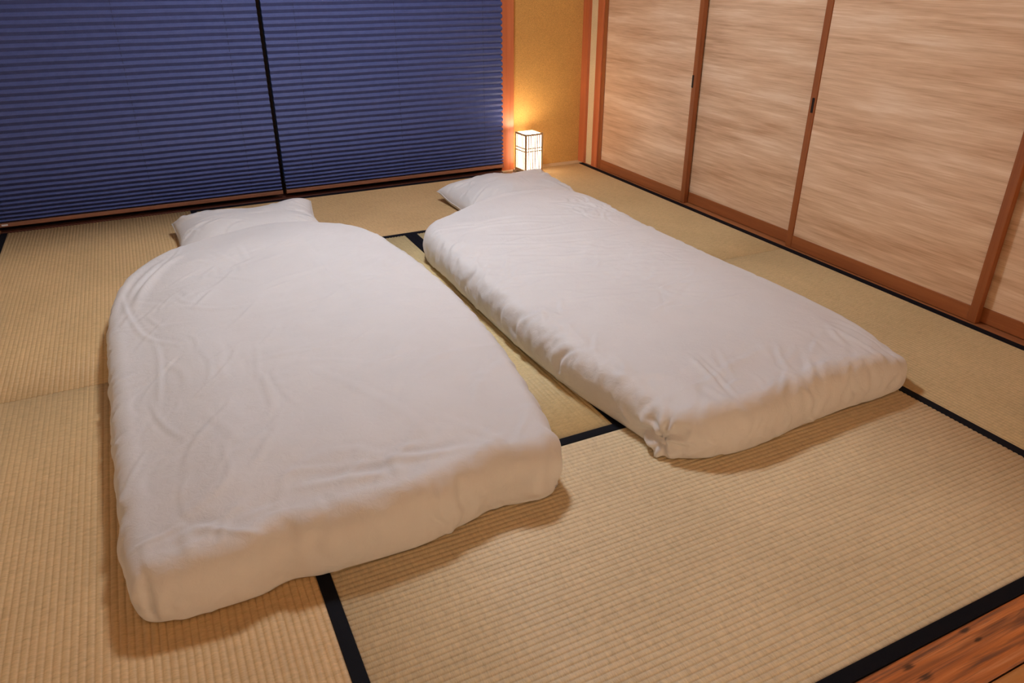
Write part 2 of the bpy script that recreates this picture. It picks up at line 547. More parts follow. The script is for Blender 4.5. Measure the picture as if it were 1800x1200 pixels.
sliding_door(4, 0.60, 1.590, XB, 'recessed sliding door with streaked paper at the right edge', None)

# ------------------------------------------------------------------ window, sill
wsill = struct(bm_obj('trim_10', box_bm(X_L - 0.12, 2.0915, Y_B + 0.001, 4.62, -0.05, -0.004, 0.001), MT['sill_x']), 'dark red wooden window sill with sliding grooves')
for ya in (4.4225, 4.437, 4.463, 4.476):
    box('track_ridge', X_L - 0.11, 2.088, ya, ya + 0.007, -0.0042, 0.002, MT['sill_x'], wsill, 0.001)
win = struct(box('window_1', X_L - 0.12, 2.091, 4.585, 4.615, -0.003, 0.05, MT['winframe']), 'dark sliding window behind the blue blinds')
box('window_frame', X_L - 0.12, 2.091, 4.585, 4.615, 1.80, 1.86, MT['winframe'], win)
for xa in (X_L - 0.12, 0.655, 2.041):
    box('window_frame', xa, xa + 0.05, 4.583, 4.617, 0.05, 1.80, MT['winframe'], win)
for xa, xb in ((X_L - 0.07, 0.655), (0.705, 2.041)):
    box('pane', xa, xb, 4.597, 4.602, 0.05, 1.80, MT['glass'], win)

# ------------------------------------------------------------------ pleated blinds
def pleat_levels(z0, z1):
    z = z0; out = [z]
    while z < z1:
        t = min(1.0, (z - z0) / 0.32)
        z += 0.0195 + (0.0340 - 0.0195) * t
        out.append(z)
    return out
def pleated_blind(x0, x1, label, cords, with_tag):
    root = empty('pleated_blind', ((x0 + x1) / 2, 4.452, 0))
    tag(root, label, 'blind', 'blue pleated window blinds')
    hw = (x1 - x0) / 2
    yb = 4.4525
    lv = pleat_levels(0.046, 1.76)
    # the fabric: an accordion with thickness; ridge (front) and valley (back) alternate
    path = []
    for i in range(len(lv) - 1):
        d = lv[i + 1] - lv[i]
        A = math.sqrt(max(1e-6, 0.0205 ** 2 - (d / 2) ** 2)) / 2
        path.append((0.0 + A, lv[i]))              # valley at the back
        path.append((0.0 - A, lv[i] + d * 0.50))   # ridge at the front
    nx = 24
    verts, faces = [], []
    for side in (0, 1):
        for (dy, z) in path:
            for i in range(nx + 1):
                x = -hw + 2 * hw * i / nx
                wob = 0.0007 * math.sin(i * 1.7 + z * 41) 
                verts.append((x, dy + wob + (0.0006 if side else 0), z + 0.0006 * math.sin(i * 0.9 + z * 17)))
    P = len(path); w = nx + 1
    for side in (0, 1):
        o = side * P * w
        for k in range(P - 1):
            for i in range(nx):
                a = o + k * w + i
                f = (a, a + 1, a + w + 1, a + w)
                faces.append(f if side == 0 else f[::-1])
    mesh_obj('pleated_fabric', verts, faces, MT['blind'], root)
    r = box('bottom_rail', -hw + 0.001, hw - 0.001, -0.0125, 0.0125, 0.026, 0.0455, MT['rail_x'], root, 0.002)
    if with_tag:
        tg = box('label_sticker', -hw + 0.118, -hw + 0.146, -0.0132, -0.0124, 0.033, 0.041, MT['white_tag'], r)
        tag(tg, 'small white sticker')
    for xe in (-hw, hw):
        box('end_cap', xe - 0.0015, xe + 0.0015, -0.0135, 0.0135, 0.025, 0.0465, MT['rail_x'], r, 0.001)
    box('head_rail', -hw, hw, -0.014, 0.014, 1.752, 1.785, MT['rail_x'], root, 0.002)
    for cx in cords:
        bm = bmesh.new()
        bmesh.ops.create_cone(bm, cap_ends=True, segments=6, radius1=0.0007, radius2=0.0007, depth=1.71)
        bmesh.ops.translate(bm, verts=bm.verts, vec=(cx - (x0 + x1) / 2, -0.0012, 0.9))
        bm_obj('cord', bm, MT['cord'], root)
    return root
pleated_blind(X_L - 0.105, 0.668, 'blue pleated blind left of the dark gap, hanging behind the left pillow', (-0.72, -0.02, 0.50), True)
pleated_blind(0.692, 2.099, 'blue pleated blind beside the reddish post, brightened by the lamp', (0.86, 1.42, 1.97), False)

# ------------------------------------------------------------------ small floor lamp
def floor_lamp(loc, rz):
    root = empty('floor_lamp', loc, rz)
    tag(root, 'small square lit floor lamp of slatted blond wood in the corner', 'lamp')
    h, H = 0.066, 0.262
    p = 0.0120
    wood = MT['lampwood']
    bm = box_bm(-h - 0.010, h + 0.010, -h - 0.010, -h + 0.022, 0.0, 0.016, 0.0015)
    box_bm(-h - 0.010, h + 0.010, h - 0.022, h + 0.010, 0.0, 0.016, 0.0015, 2, bm)
    box_bm(-h, h, -h, h, 0.016, 0.024, 0.0, 1, bm)
    bm_obj('base', bm, wood, root)
    for sx in (-1, 1):
        for sy in (-1, 1):
            x0 = sx * h - (p if sx > 0 else 0); y0 = sy * h - (p if sy > 0 else 0)
            box('corner_post', x0, x0 + p, y0, y0 + p, 0.0242, H, wood, root, 0.0008)
    for zz in (0.0245, H - 0.0115):
        for s in (-1, 1):
            a = s * h - (p if s > 0 else 0)
            box('frame_rail', a + 0.001, a + p - 0.001, -h + p, h - p, zz, zz + 0.011, wood, root, 0.0006)
            box('frame_rail', -h + p, h - p, a + 0.001, a + p - 0.001, zz, zz + 0.011, wood, root, 0.0006)
    slat_x = box_bm(-0.0032, 0.0032, -0.0018, 0.0018, 0.0350, H - 0.0115)
    me_s = bpy.data.meshes.new('slat'); slat_x.to_mesh(me_s); slat_x.free(); me_s.materials.append(wood)
    offs = [-0.040, -0.024, -0.008, 0.008, 0.024, 0.040]
    for s in (-1, 1):
        for o_ in offs:
            for ax in (0, 1):
                so = link(bpy.data.objects.new('slat', me_s), root)
                q = s * (h - 0.0035)
                so.location = (q, o_, 0) if ax == 0 else (o_, q, 0)
                so.rotation_euler = (0, 0, PI / 2 if ax == 0 else 0)
    for zz in (0.150, 0.169):
        for s in (-1, 1):
            q = s * (h - 0.0012)
            box('crossbar', q - 0.0012, q + 0.0012, -h + p, h - p, zz, zz + 0.0065, wood, root)
            box('crossbar', -h + p, h - p, q - 0.0012, q + 0.0012, zz, zz + 0.0065, wood, root)
    g = h - 0.0075
    bm = bmesh.new()
    for s in (-1, 1):
        box_bm(s * g - 0.0004, s * g + 0.0004, -g, g, 0.026, H - 0.003, 0, 1, bm)
        box_bm(-g, g, s * g - 0.0004, s * g + 0.0004, 0.026, H - 0.003, 0, 1, bm)
    tag(bm_obj('paper_shade', bm, MT['paper'], root), 'glowing white paper shade')
    bm = bmesh.new()
    bmesh.ops.create_uvsphere(bm, u_segments=16, v_segments=10, radius=0.022)
    bmesh.ops.translate(bm, verts=bm.verts, vec=(0, 0, 0.241))
    tag(bm_obj('bulb', bm, MT['bulb'], root, True), 'glowing bulb')
    bm = bmesh.new()
    bmesh.ops.create_cone(bm, cap_ends=True, segments=16, radius1=0.016, radius2=0.014, depth=0.196)
    bmesh.ops.translate(bm, verts=bm.verts, vec=(0, 0, 0.122))
    bm_obj('bulb_holder', bm, MT['housing'], root)
    return root
floor_lamp((2.226, 4.327, 0.0016), math.radians(4))

# ------------------------------------------------------------------ ceiling lights (above the frame)
def ceiling_light(loc, r, mat, label):
    root = empty('ceiling_light', loc)
    tag(root, label, 'ceiling light')
    bm = bmesh.new()
    bmesh.ops.create_cone(bm, cap_ends=True, segments=40, radius1=r * 0.8, radius2=r * 0.7, depth=0.03)
    bmesh.ops.translate(bm, verts=bm.verts, vec=(0, 0, -0.016))
    bm_obj('housing', bm, MT['housing'], root)
    bm = bmesh.new()
    bmesh.ops.create_uvsphere(bm, u_segments=40, v_segments=20, radius=r)
    for v in bm.verts:
        v.co.z = v.co.z * 0.22 - 0.03 - r * 0.22
    bm_obj('diffuser', bm, mat, root, True)
    return root
ceiling_light((CEIL_POS[0], CEIL_POS[1], CEIL - 0.0185), 0.185, MT['diffuser'], 'round white ceiling light above the two futons')
ceiling_light((1.25, -0.75, CEIL - 0.0185), 0.16, MT['diffuser_hall'], 'round warm ceiling light above the wooden boards')

# two unseen lanterns added behind the camera to fill the bedding's near sides
MT['lantern'] = mat_emit('fill_lantern_paper', (1.0, 0.80, 0.58), FILL_POWER)
def fill_lantern(loc, label):
    root = empty('fill_lantern', loc)
    tag(root, label, 'lamp', 'added fill lanterns behind the camera')
    bm = bmesh.new()
    bmesh.ops.create_cone(bm, cap_ends=True, segments=24, radius1=0.13, radius2=0.12, depth=0.02)
    bmesh.ops.translate(bm, verts=bm.verts, vec=(0, 0, 0.010))
    bm_obj('base', bm, MT['lampwood'], root)
    prof = [(0.085, 0.10), (0.125, 0.13), (0.15, 0.20), (0.155, 0.28), (0.15, 0.36), (0.125, 0.43), (0.085, 0.46)]
    n = 24
    vs = [(r * math.cos(2 * PI * k / n), r * math.sin(2 * PI * k / n), z) for r, z in prof for k in range(n)]
    fs = [(j * n + k, j * n + (k + 1) % n, (j + 1) * n + (k + 1) % n, (j + 1) * n + k) for j in range(len(prof) - 1) for k in range(n)]
    mesh_obj('paper_shade', vs, fs, MT['lantern'], root, True)
    for r, z in ((0.087, 0.097), (0.087, 0.459)):
        bm = bmesh.new()
        bmesh.ops.create_cone(bm, cap_ends=True, segments=24, radius1=r, radius2=r, depth=0.008)
        bmesh.ops.translate(bm, verts=bm.verts, vec=(0, 0, z))
        bm_obj('ring', bm, MT['lampwood'], root)
    for k in range(4):
        x, y = 0.08 * math.cos(PI / 4 + k * PI / 2), 0.08 * math.sin(PI / 4 + k * PI / 2)
        box('leg', x - 0.006, x + 0.006, y - 0.006, y + 0.006, 0.018, 0.096, MT['lampwood'], root)
    return root
fill_lantern((1.75, -1.25, -0.002), 'added fill lantern out of view, nearer the sliding doors')
fill_lantern((-0.35, -1.25, -0.002), 'added fill lantern out of view, nearer the left wall')

# ------------------------------------------------------------------ soft goods: noise helpers
rng = np.random.default_rng(7)
_perm = rng.permutation(512).astype(np.int64)
_perm = np.concatenate([_perm, _perm, _perm])
_grad = rng.normal(size=(512, 3)); _grad /= np.linalg.norm(_grad, axis=1, keepdims=True)
def perlin(p):
    p = np.asarray(p, float)
    i = np.floor(p).astype(np.int64); f = p - i
    i &= 511
    u = f * f * f * (f * (f * 6 - 15) + 10)
    out = 0
    for dx in (0, 1):
        for dy in (0, 1):
            for dz in (0, 1):
                h = _perm[_perm[_perm[(i[:, 0] + dx) & 511] + ((i[:, 1] + dy) & 511)] + ((i[:, 2] + dz) & 511)]
                g = _grad[h]
                d = f - np.array([dx, dy, dz])
                w = (u[:, 0] if dx else 1 - u[:, 0]) * (u[:, 1] if dy else 1 - u[:, 1]) * (u[:, 2] if dz else 1 - u[:, 2])
                out = out + w * np.einsum('ij,ij->i', g, d)
    return out
def ridged(p):
    return 1 - np.abs(perlin(p)) * 2.6
def sstep(a, b, x):
    t = np.clip((x - a) / (b - a), 0, 1)
    return t * t * (3 - 2 * t)

def smooth_open(pts, sub=5):
    c = np.asarray(pts, float)
    if len(c) < 3:
        return c
    c = np.concatenate([[2 * c[0] - c[1]], c, [2 * c[-1] - c[-2]]])
    out = []
    for i in range(1, len(c) - 2):
        p0, p1, p2, p3 = c[i - 1], c[i], c[i + 1], c[i + 2]
        for k in range(sub):
            t = k / sub
            out.append(0.5 * ((2 * p1) + (-p0 + p2) * t + (2 * p0 - 5 * p1 + 4 * p2 - p3) * t * t + (-p0 + 3 * p1 - 3 * p2 + p3) * t ** 3))
    out.append(c[-2])
    return np.array(out)

def polyline_field(P2, pts, w, taper=True, skew=0.0):
    """Smooth crest along a polyline in plan: 1 on the line, falling off over w, with tapering ends."""
    pts = smooth_open(pts)
    seg = np.diff(pts, axis=0)
    ln = np.linalg.norm(seg, axis=1); cum = np.concatenate([[0], np.cumsum(ln)]); tot = cum[-1]
    best = np.full(len(P2), 1e9); bt = np.zeros(len(P2)); sg = np.zeros(len(P2))
    for k in range(len(seg)):
        if ln[k] < 1e-6: continue
        d = P2 - pts[k]
        t = np.clip((d @ seg[k]) / ln[k] ** 2, 0, 1)
        q = d - t[:, None] * seg[k]
        dist = np.hypot(q[:, 0], q[:, 1])
        m = dist < best
        best[m] = dist[m]; bt[m] = (cum[k] + t[m] * ln[k]) / tot
        cr = seg[k][0] * d[:, 1] - seg[k][1] * d[:, 0]
        sg[m] = np.sign(cr[m])
    tp = (np.sin(PI * np.clip(bt, 0.02, 0.98)) ** 0.6) if taper else 1.0
    ridge = np.exp(-(best / w) ** 2)
    trough = np.exp(-((best * sg - 1.7 * w) / w) ** 2)
    return (ridge - skew * trough) * tp

def spline(ctrl, sub=14):
    c = np.asarray(ctrl, float); n = len(c); out = []
    for i in range(n):
        p0, p1, p2, p3 = c[i - 1], c[i], c[(i + 1) % n], c[(i + 2) % n]
        for k in range(sub):
            t = k / sub
            out.append(0.5 * ((2 * p1) + (-p0 + p2) * t + (2 * p0 - 5 * p1 + 4 * p2 - p3) * t * t + (-p0 + 3 * p1 - 3 * p2 + p3) * t ** 3))
    return np.array(out)
def resample(path, n):
    s = np.concatenate([[0], np.cumsum(np.linalg.norm(np.diff(path[:, :2], axis=0), axis=1))])
    t = np.linspace(0, s[-1], n + 1)
    return np.stack([np.interp(t, s, path[:, i]) for i in range(path.shape[1])], 1)

def quilt(ctrl, corners, nA, nB, R, height, hem, tuck, rings=34, crown=0.02, bulge=0.45, nsm=0.06):
    """Draped soft slab. ctrl: outline counter-clockwise; corners: indices of the four corners
    (front-left, front-right, head-right, head-left). height(x,y), hem(x,y) give local heights.
    Returns verts, faces, top mask weight (1 on top, 0 at hem), arc parameter."""
    sub = 14
    dense = spline(ctrl, sub)
    n = len(dense)
    seglen = np.linalg.norm(np.roll(dense, -1, 0) - dense, axis=1)
    s_d = np.concatenate([[0], np.cumsum(seglen)])
    # smooth outward normals on the dense outline
    tan = np.roll(dense, -1, 0) - np.roll(dense, 1, 0)
    nor = np.stack([tan[:, 1], -tan[:, 0]], 1)
    nor /= np.linalg.norm(nor, axis=1, keepdims=True)
    # even resampling, wide smoothing (so that the inset outline never folds), back to the dense points
    ne = int(s_d[-1] / 0.005); se = np.arange(ne) * s_d[-1] / ne
    ev = np.stack([np.interp(se, s_d, np.append(nor[:, i], nor[0, i])) for i in range(2)], 1)
    for _ in range(int(2 * (nsm / 0.005) ** 2)):
        ev = (np.roll(ev, 1, 0) + ev * 2 + np.roll(ev, -1, 0)) / 4
    ev /= np.linalg.norm(ev, axis=1, keepdims=True)
    nor = np.stack([np.interp(s_d[:-1], np.append(se, s_d[-1]), np.append(ev[:, i], ev[0, i])) for i in range(2)], 1)
    nor /= np.linalg.norm(nor, axis=1, keepdims=True)
    both = np.concatenate([dense, nor], 1)
    sides = []
    for a, b, m in ((0, 1, nA), (1, 2, nB), (2, 3, nA), (3, 0, nB)):
        i0, i1 = corners[a] * sub, corners[b] * sub
        if i1 <= i0: i1 += n
        seg = both[[i % n for i in range(i0, i1 + 1)]]
        sides.append(resample(seg, m))
    O = np.concatenate([s[:-1] for s in sides])            # boundary loop, outward normals in cols 2,3
    O[:, 2:] /= np.linalg.norm(O[:, 2:], axis=1, keepdims=True)
    inner = [s[:, :2] - s[:, 2:] / np.linalg.norm(s[:, 2:], axis=1, keepdims=True) * R for s in sides]
    f_, r_, h_, l_ = inner
    h_ = h_[::-1]; l_ = l_[::-1]
    u = np.linspace(0, 1, nA + 1)[None, :, None]; v = np.linspace(0, 1, nB + 1)[:, None, None]
    Cn = (1 - v) * f_[None] + v * h_[None] + (1 - u) * l_[:, None] + u * r_[:, None] \
        - ((1 - u) * (1 - v) * f_[0] + u * (1 - v) * f_[-1] + (1 - u) * v * h_[0] + u * v * h_[-1])
    for _ in range(60):
        Cn[1:-1, 1:-1] = 0.25 * (Cn[:-2, 1:-1] + Cn[2:, 1:-1] + Cn[1:-1, :-2] + Cn[1:-1, 2:]) * 0.5 + 0.5 * Cn[1:-1, 1:-1]
    top = Cn.reshape(-1, 2)
    rimp = np.concatenate([q[::4] for q in (f_, r_, h_, l_)])
    e = np.full(len(top), 9.0)
    for k0 in range(0, len(top), 4000):
        dd = top[k0:k0 + 4000, None, :] - rimp[None]
        e[k0:k0 + 4000] = np.sqrt((dd ** 2).sum(-1).min(1))
    z = height(top[:, 0], top[:, 1]) + crown * sstep(-0.01, 0.26, e)
    verts = [np.column_stack([top, z])]
    topw = [np.ones(len(top))]; arc = [np.full(len(top), -1.0)]
    W = nA + 1
    faces = [(j * W + i, j * W + i + 1, (j + 1) * W + i + 1, (j + 1) * W + i) for j in range(nB) for i in range(nA)]
    loop = [i for i in range(nA)] + [j * W + nA for j in range(nB)] + [nB * W + nA - i for i in range(nA)] + [(nB - j) * W for j in range(nB)]
    ob = O[:, :2]; on = O[:, 2:]
    in_ = ob - on * R
    H = height(in_[:, 0], in_[:, 1]); hm = hem(ob[:, 0], ob[:, 1])
    s = np.concatenate([[0], np.cumsum(np.linalg.norm(np.diff(ob, axis=0), axis=1))])
    prev = np.array(loop)
    cnt = len(top); nl = len(loop)
    for k in range(1, rings + 1):
        t = k / rings
        if t < 0.5:
            a = t / 0.5 * PI / 2
            dn = -R + R * np.sin(a) ** 1.0
            zz = hm + (H - hm) * (bulge + (1 - bulge) * np.cos(a) ** 1.0)
        else:
            a = (t - 0.5) / 0.5
            dn = -tuck * a ** 2.4
            zz = hm + (H - hm) * bulge * (1 - a)
        p = ob + on * dn
        verts.append(np.column_stack([p, zz * np.ones(nl)]))
        topw.append(np.full(nl, 1 - t)); arc.append(s.copy())
        cur = cnt + np.arange(nl)
        nxt_p, nxt_c = np.roll(prev, -1), np.roll(cur, -1)
        faces += [tuple(q) for q in np.stack([prev, cur, nxt_c, nxt_p], 1)]
        prev = cur; cnt += nl
    # turned-in hem
    p = ob - on * (tuck + 0.035)
    verts.append(np.column_stack([p, hm + 0.002])); topw.append(np.zeros(nl)); arc.append(s.copy())
    cur = cnt + np.arange(nl)
    faces += [tuple(q) for q in np.stack([prev, cur, np.roll(cur, -1), np.roll(prev, -1)], 1)]
    return np.concatenate(verts), faces, np.concatenate(topw), np.concatenate(arc), s[-1]

def vnormals(v, f):
    f = np.asarray(f)
    n = np.zeros_like(v)
    a = np.cross(v[f[:, 2]] - v[f[:, 0]], v[f[:, 3]] - v[f[:, 1]])
    for i in range(4):
        np.add.at(n, f[:, i], a)
    return n / np.maximum(np.linalg.norm(n, axis=1, keepdims=True), 1e-12)

def with_lining(vo, vi, nrm, tw, faces, thick=0.030, side=0.022):
    """Give the quilt an underside so that it is a filled cover, not a bare skin."""
    t = side + (thick - side) * sstep(0.3, 0.9, tw)
    inn = vi - nrm * t[:, None]
    inn[:, 2] = np.maximum(inn[:, 2], 0.003)
    n = len(vo)
    return np.concatenate([vo, inn]), list(faces) + [tuple(n + q for q in fc[::-1]) for fc in faces]

def random_creases(P2, r, n, box_, ang, spread, lmin, lmax, wmin, wmax):
    out = np.zeros(len(P2))
    for _ in range(n):
        x = r.uniform(box_[0], box_[1]); y = r.uniform(box_[2], box_[3])
        a = ang + r.normal() * spread; L = r.uniform(lmin, lmax); w = r.uniform(wmin, wmax)
        d = np.array([math.cos(a), math.sin(a)]); nrm = np.array([-d[1], d[0]])
        b = r.normal() * 0.10 * L
        pts = [np.array([x, y]) + d * (t - 0.5) * L + nrm * b * math.sin(PI * t) for t in (0, 0.33, 0.66, 1)]
        lo = np.min(pts, 0) - 4 * w; hi = np.max(pts, 0) + 4 * w
        m = (P2[:, 0] > lo[0]) & (P2[:, 0] < hi[0]) & (P2[:, 1] > lo[1]) & (P2[:, 1] < hi[1])
        if m.any():
            out[m] += polyline_field(P2[m], pts, w, True, 0.45) * r.uniform(0.35, 1.0) * r.choice([1, 1, 1, -0.6])
    return out

def side_folds(arc, topw, total, r, n, amp, wmin, wmax, span=None):
    """Gathers running down the drop of the quilt."""
    out = np.zeros(len(arc))
    t = 1 - topw
    for _ in range(n):
        s0 = r.uniform(0, total) if span is None else r.uniform(*span)
        w = r.uniform(wmin, wmax); slant = r.normal() * 0.05
        tc = r.uniform(0.2, 0.95); tw = r.uniform(0.15, 0.38)
        d = arc - s0 - slant * (t - 0.5) - 0.01 * np.sin(t * 9 + s0 * 20)
        d = (d + total / 2) % total - total / 2
        m = (arc >= 0) & (np.abs(d) < 4 * w)
        out[m] += (np.exp(-(d[m] / w) ** 2) - 0.5 * np.exp(-((d[m] - 1.7 * w) / w) ** 2)) * np.exp(-((t[m] - tc) / tw) ** 2) * r.uniform(0.4, 1) * r.choice([1, -1])
    return out * amp * sstep(0.0, 0.28, t)

# ------------------------------------------------------------------ LEFT BED
B1 = [(-.195, 1.335), (-.10, 1.312), (.03, 1.308), (.10, 1.325), (.17, 1.312), (.34, 1.302), (.44, 1.308), (.576, 1.340), (.64, 1.345), (.72, 1.325),
      (.795, 1.350), (.822, 1.41), (.868, 1.63), (.915, 1.966), (.938, 2.40), (.928, 2.66), (.898, 2.97),
      (.840, 3.18), (.745, 3.32), (.598, 3.43), (.432, 3.485), (.196, 3.43), (.073, 3.365), (-.043, 3.295), (-.140, 3.190), (-.205, 3.07),
      (-.240, 2.92), (-.253, 2.69), (-.250, 2.46), (-.240, 2.0), (-.231, 1.72), (-.226, 1.54), (-.218, 1.40)]
def h1(x, y):
    h = 0.158 + 0.012 * sstep(0.0, 0.5, x) - 0.012 * sstep(0.75, 0.95, x)
    h = h + 0.010 * np.exp(-((y - 3.2) / 0.25) ** 2) - 0.020 * sstep(0.05, -0.22, x)
    return h
r1 = np.random.default_rng(21)
v, f, tw, arc, tot = quilt(B1, (0, 10, 18, 25), 150, 290, 0.060, h1, lambda x, y: 0.0035 + 0 * x, 0.010, 34, 0.022, 0.45, 0.045)
nrm = vnormals(v, f)
P2 = v[:, :2]
d = 0.010 * perlin(v * np.array([1.7, 1.5, 1.0]) + 3.1) + 0.005 * perlin(v * 4.3 + 11)
d += 0.0022 * perlin(v * 11 + 5)
# crinkled zones
mask = sstep(-0.15, 0.35, perlin(v * 2.1 + 40))
d += 0.0016 * mask * (ridged(v * np.array([9, 17, 9]) + 7) - 0.5) + 0.0008 * (ridged(v * np.array([26, 22, 22]) + 9) - 0.5) * mask
topm = sstep(0.35, 0.75, tw)
bx_ = (-0.25, 0.92, 1.33, 3.4)
d += topm * 0.0036 * random_creases(P2, r1, 46, bx_, 0.35, 0.5, 0.12, 0.42, 0.007, 0.015)
d += topm * 0.0030 * random_creases(P2, r1, 60, (-0.22, 0.25, 1.5, 3.2), 1.2, 0.5, 0.08, 0.30, 0.006, 0.012)
d += topm * 0.0030 * random_creases(P2, r1, 40, (0.35, 0.90, 1.5, 3.2), 0.7, 0.6, 0.10, 0.35, 0.007, 0.014)
d += topm * 0.0040 * random_creases(P2, r1, 40, (-0.18, 0.82, 1.36, 1.50), 0.5, 0.7, 0.06, 0.18, 0.007, 0.014)
# the folds one can point to
for pts, hgt, w, sk in [
    ([(-.150, 2.74), (-.128, 2.86), (-.09, 2.96), (-.03, 3.06), (.045, 3.17)], 0.013, 0.020, 0.8),
    ([(-.185, 2.70), (-.165, 2.86), (-.13, 2.98), (-.07, 3.09), (0.0, 3.17)], 0.008, 0.016, 0.6),
    ([(-.192, 2.92), (-.180, 2.76), (-.158, 2.61), (-.132, 2.49), (-.09, 2.40), (-.025, 2.31)], 0.0038, 0.008, 0.5),
    ([(-.105, 2.43), (-.092, 2.30), (-.100, 2.14), (-.112, 1.95)], 0.003, 0.008, 0.5),
    ([(.0, 2.62), (.10, 2.52), (.24, 2.50)], 0.004, 0.012, 0.4),
    ([(.04, 2.57), (.115, 2.70)], 0.005, 0.010, 0.6),
    ([(.20, 2.62), (.35, 2.68), (.47, 2.71), (.66, 2.75)], 0.0035, 0.010, 0.5),
    ([(.20, 2.57), (.38, 2.64), (.52, 2.69)], 0.003, 0.009, 0.5),
    ([(.50, 3.02), (.51, 2.80), (.52, 2.60), (.60, 2.35)], 0.0035, 0.014, 0.4),
    ([(.14, 3.15), (.21, 2.98)], 0.003, 0.010, 0.5), ([(.26, 3.15), (.27, 2.95)], 0.003, 0.010, 0.5),
    ([(.30, 1.95), (.46, 1.62), (.50, 1.42)], 0.003, 0.014, 0.4),
    ([(.55, 1.55), (.62, 1.45), (.66, 1.37)], 0.005, 0.014, 0.6),
    ([(.16, 1.44), (.30, 1.41), (.40, 1.39)], 0.005, 0.013, 0.6),
    ([(.36, 1.46), (.46, 1.42), (.58, 1.41)], 0.005, 0.012, 0.6),
]:
    d += topm * hgt * polyline_field(P2, pts, w, True, sk)
sw = sstep(0.98, 0.6, tw)
d += 0.0030 * sw * (ridged(v * np.array([10, 10, 7]) + 2) - 0.55) + 0.0012 * sw * (ridged(v * np.array([25, 25, 16]) + 12) - 0.5)
d += side_folds(arc, tw, tot, r1, 150, 0.0055, 0.009, 0.024)
d += side_folds(arc, tw, tot, r1, 20, 0.006, 0.016, 0.040, (0.0, 1.0))
# pinched upright crease at the near left corner, soft bulges at the bottom of the drop
cr = polyline_field(P2, [(-.19, 1.36), (-.17, 1.345), (-.155, 1.36)], 0.02, False)
low = sstep(0.55, 0.25, tw)
side = arc >= 0
gx = np.where(side, np.exp(-((P2[:, 0] + .180) / 0.0085) ** 2) * (P2[:, 1] < 1.42), 0)
d -= 0.020 * gx * sstep(0.95, 0.55, tw) * sstep(-0.02, 0.22, tw)
gx2 = np.where(side, np.exp(-((P2[:, 0] + .120) / 0.03) ** 2) * (P2[:, 1] < 1.42), 0)
d += 0.006 * gx2 * low
v2 = v + nrm * d[:, None]
v2[:, 2] = np.maximum(v2[:, 2], 0.0022)
v2, f = with_lining(v2, v, nrm, tw, f)
duvet1 = mesh_obj('duvet', v2, f, MT['linen'], None, True)
tag(duvet1, 'white duvet of the left futon, nearest the left edge of the room', 'duvet', 'white duvets on the tatami')

# ------------------------------------------------------------------ RIGHT BED
B2 = [(1.122, 1.360), (1.180, 1.302), (1.265, 1.276), (1.395, 1.268), (1.615, 1.292), (1.80, 1.300), (1.95, 1.300),
      (2.062, 1.328), (2.088, 1.42), (2.088, 1.70), (2.068, 2.16), (2.056, 2.70), (2.060, 2.94),
      (2.050, 3.18), (1.985, 3.35), (1.86, 3.45), (1.713, 3.485), (1.559, 3.455), (1.419, 3.375), (1.221, 3.270), (1.115, 3.205),
      (1.052, 3.08), (1.040, 2.76), (1.030, 2.38), (1.034, 2.05), (1.056, 1.76), (1.095, 1.55), (1.108, 1.45)]
def h2(x, y):
    h = 0.160 + 0.012 * np.exp(-((y - 3.3) / 0.22) ** 2) * sstep(1.1, 1.5, x)
    h = h - 0.045 * np.exp(-(((x - 2.05) / 0.11) ** 2 + ((y - 1.33) / 0.17) ** 2))
    h = h - 0.030 * sstep(1.26, 1.12, x) * sstep(1.65, 1.40, y) - 0.012 * sstep(1.9, 2.06, x)
    return h
def hem2(x, y):
    return 0.0035 + 0.020 * sstep(1.22, 1.12, x) * sstep(1.33, 1.42, y) * sstep(3.2, 2.7, y)
r2 = np.random.default_rng(5)
v, f, tw, arc, tot = quilt(B2, (0, 7, 14, 20), 150, 290, 0.062, h2, hem2, 0.010, 34, 0.016, 0.45, 0.045)
nrm = vnormals(v, f)
P2 = v[:, :2]
d = 0.009 * perlin(v * np.array([1.6, 1.8, 1.0]) + 13.1) + 0.005 * perlin(v * 4.1 + 31)
d += 0.0020 * perlin(v * 11 + 15)
mask = np.exp(-(((P2[:, 0] - 1.93) / 0.22) ** 2 + ((P2[:, 1] - 3.0) / 0.22) ** 2)) + np.exp(-(((P2[:, 0] - 1.62) / 0.26) ** 2 + ((P2[:, 1] - 2.15) / 0.33) ** 2)) \
    + 0.8 * sstep(1.22, 1.08, P2[:, 0])
mask = np.clip(mask, 0, 1)
d += 0.0022 * mask * (ridged(v * np.array([15, 19, 12]) + 7) - 0.5) + 0.0011 * mask * (ridged(v * 31 + 4) - 0.5)
topm = sstep(0.35, 0.75, tw)
d += topm * 0.0036 * random_creases(P2, r2, 54, (1.1, 2.0, 2.0, 3.0), -0.18, 0.28, 0.18, 0.55, 0.007, 0.014)
d += topm * 0.0042 * random_creases(P2, r2, 44, (1.78, 2.05, 2.8, 3.2), 0.6, 0.9, 0.07, 0.22, 0.006, 0.011)
d += topm * 0.0038 * random_creases(P2, r2, 50, (1.42, 1.85, 1.85, 2.45), 0.1, 0.5, 0.08, 0.26, 0.006, 0.012)
d += topm * 0.0034 * random_creases(P2, r2, 70, (1.04, 1.20, 1.42, 2.85), 1.15, 0.7, 0.07, 0.22, 0.008, 0.015)
d += topm * 0.0036 * random_creases(P2, r2, 40, (1.2, 2.0, 1.32, 1.52), 0.9, 0.6, 0.07, 0.2, 0.008, 0.015)
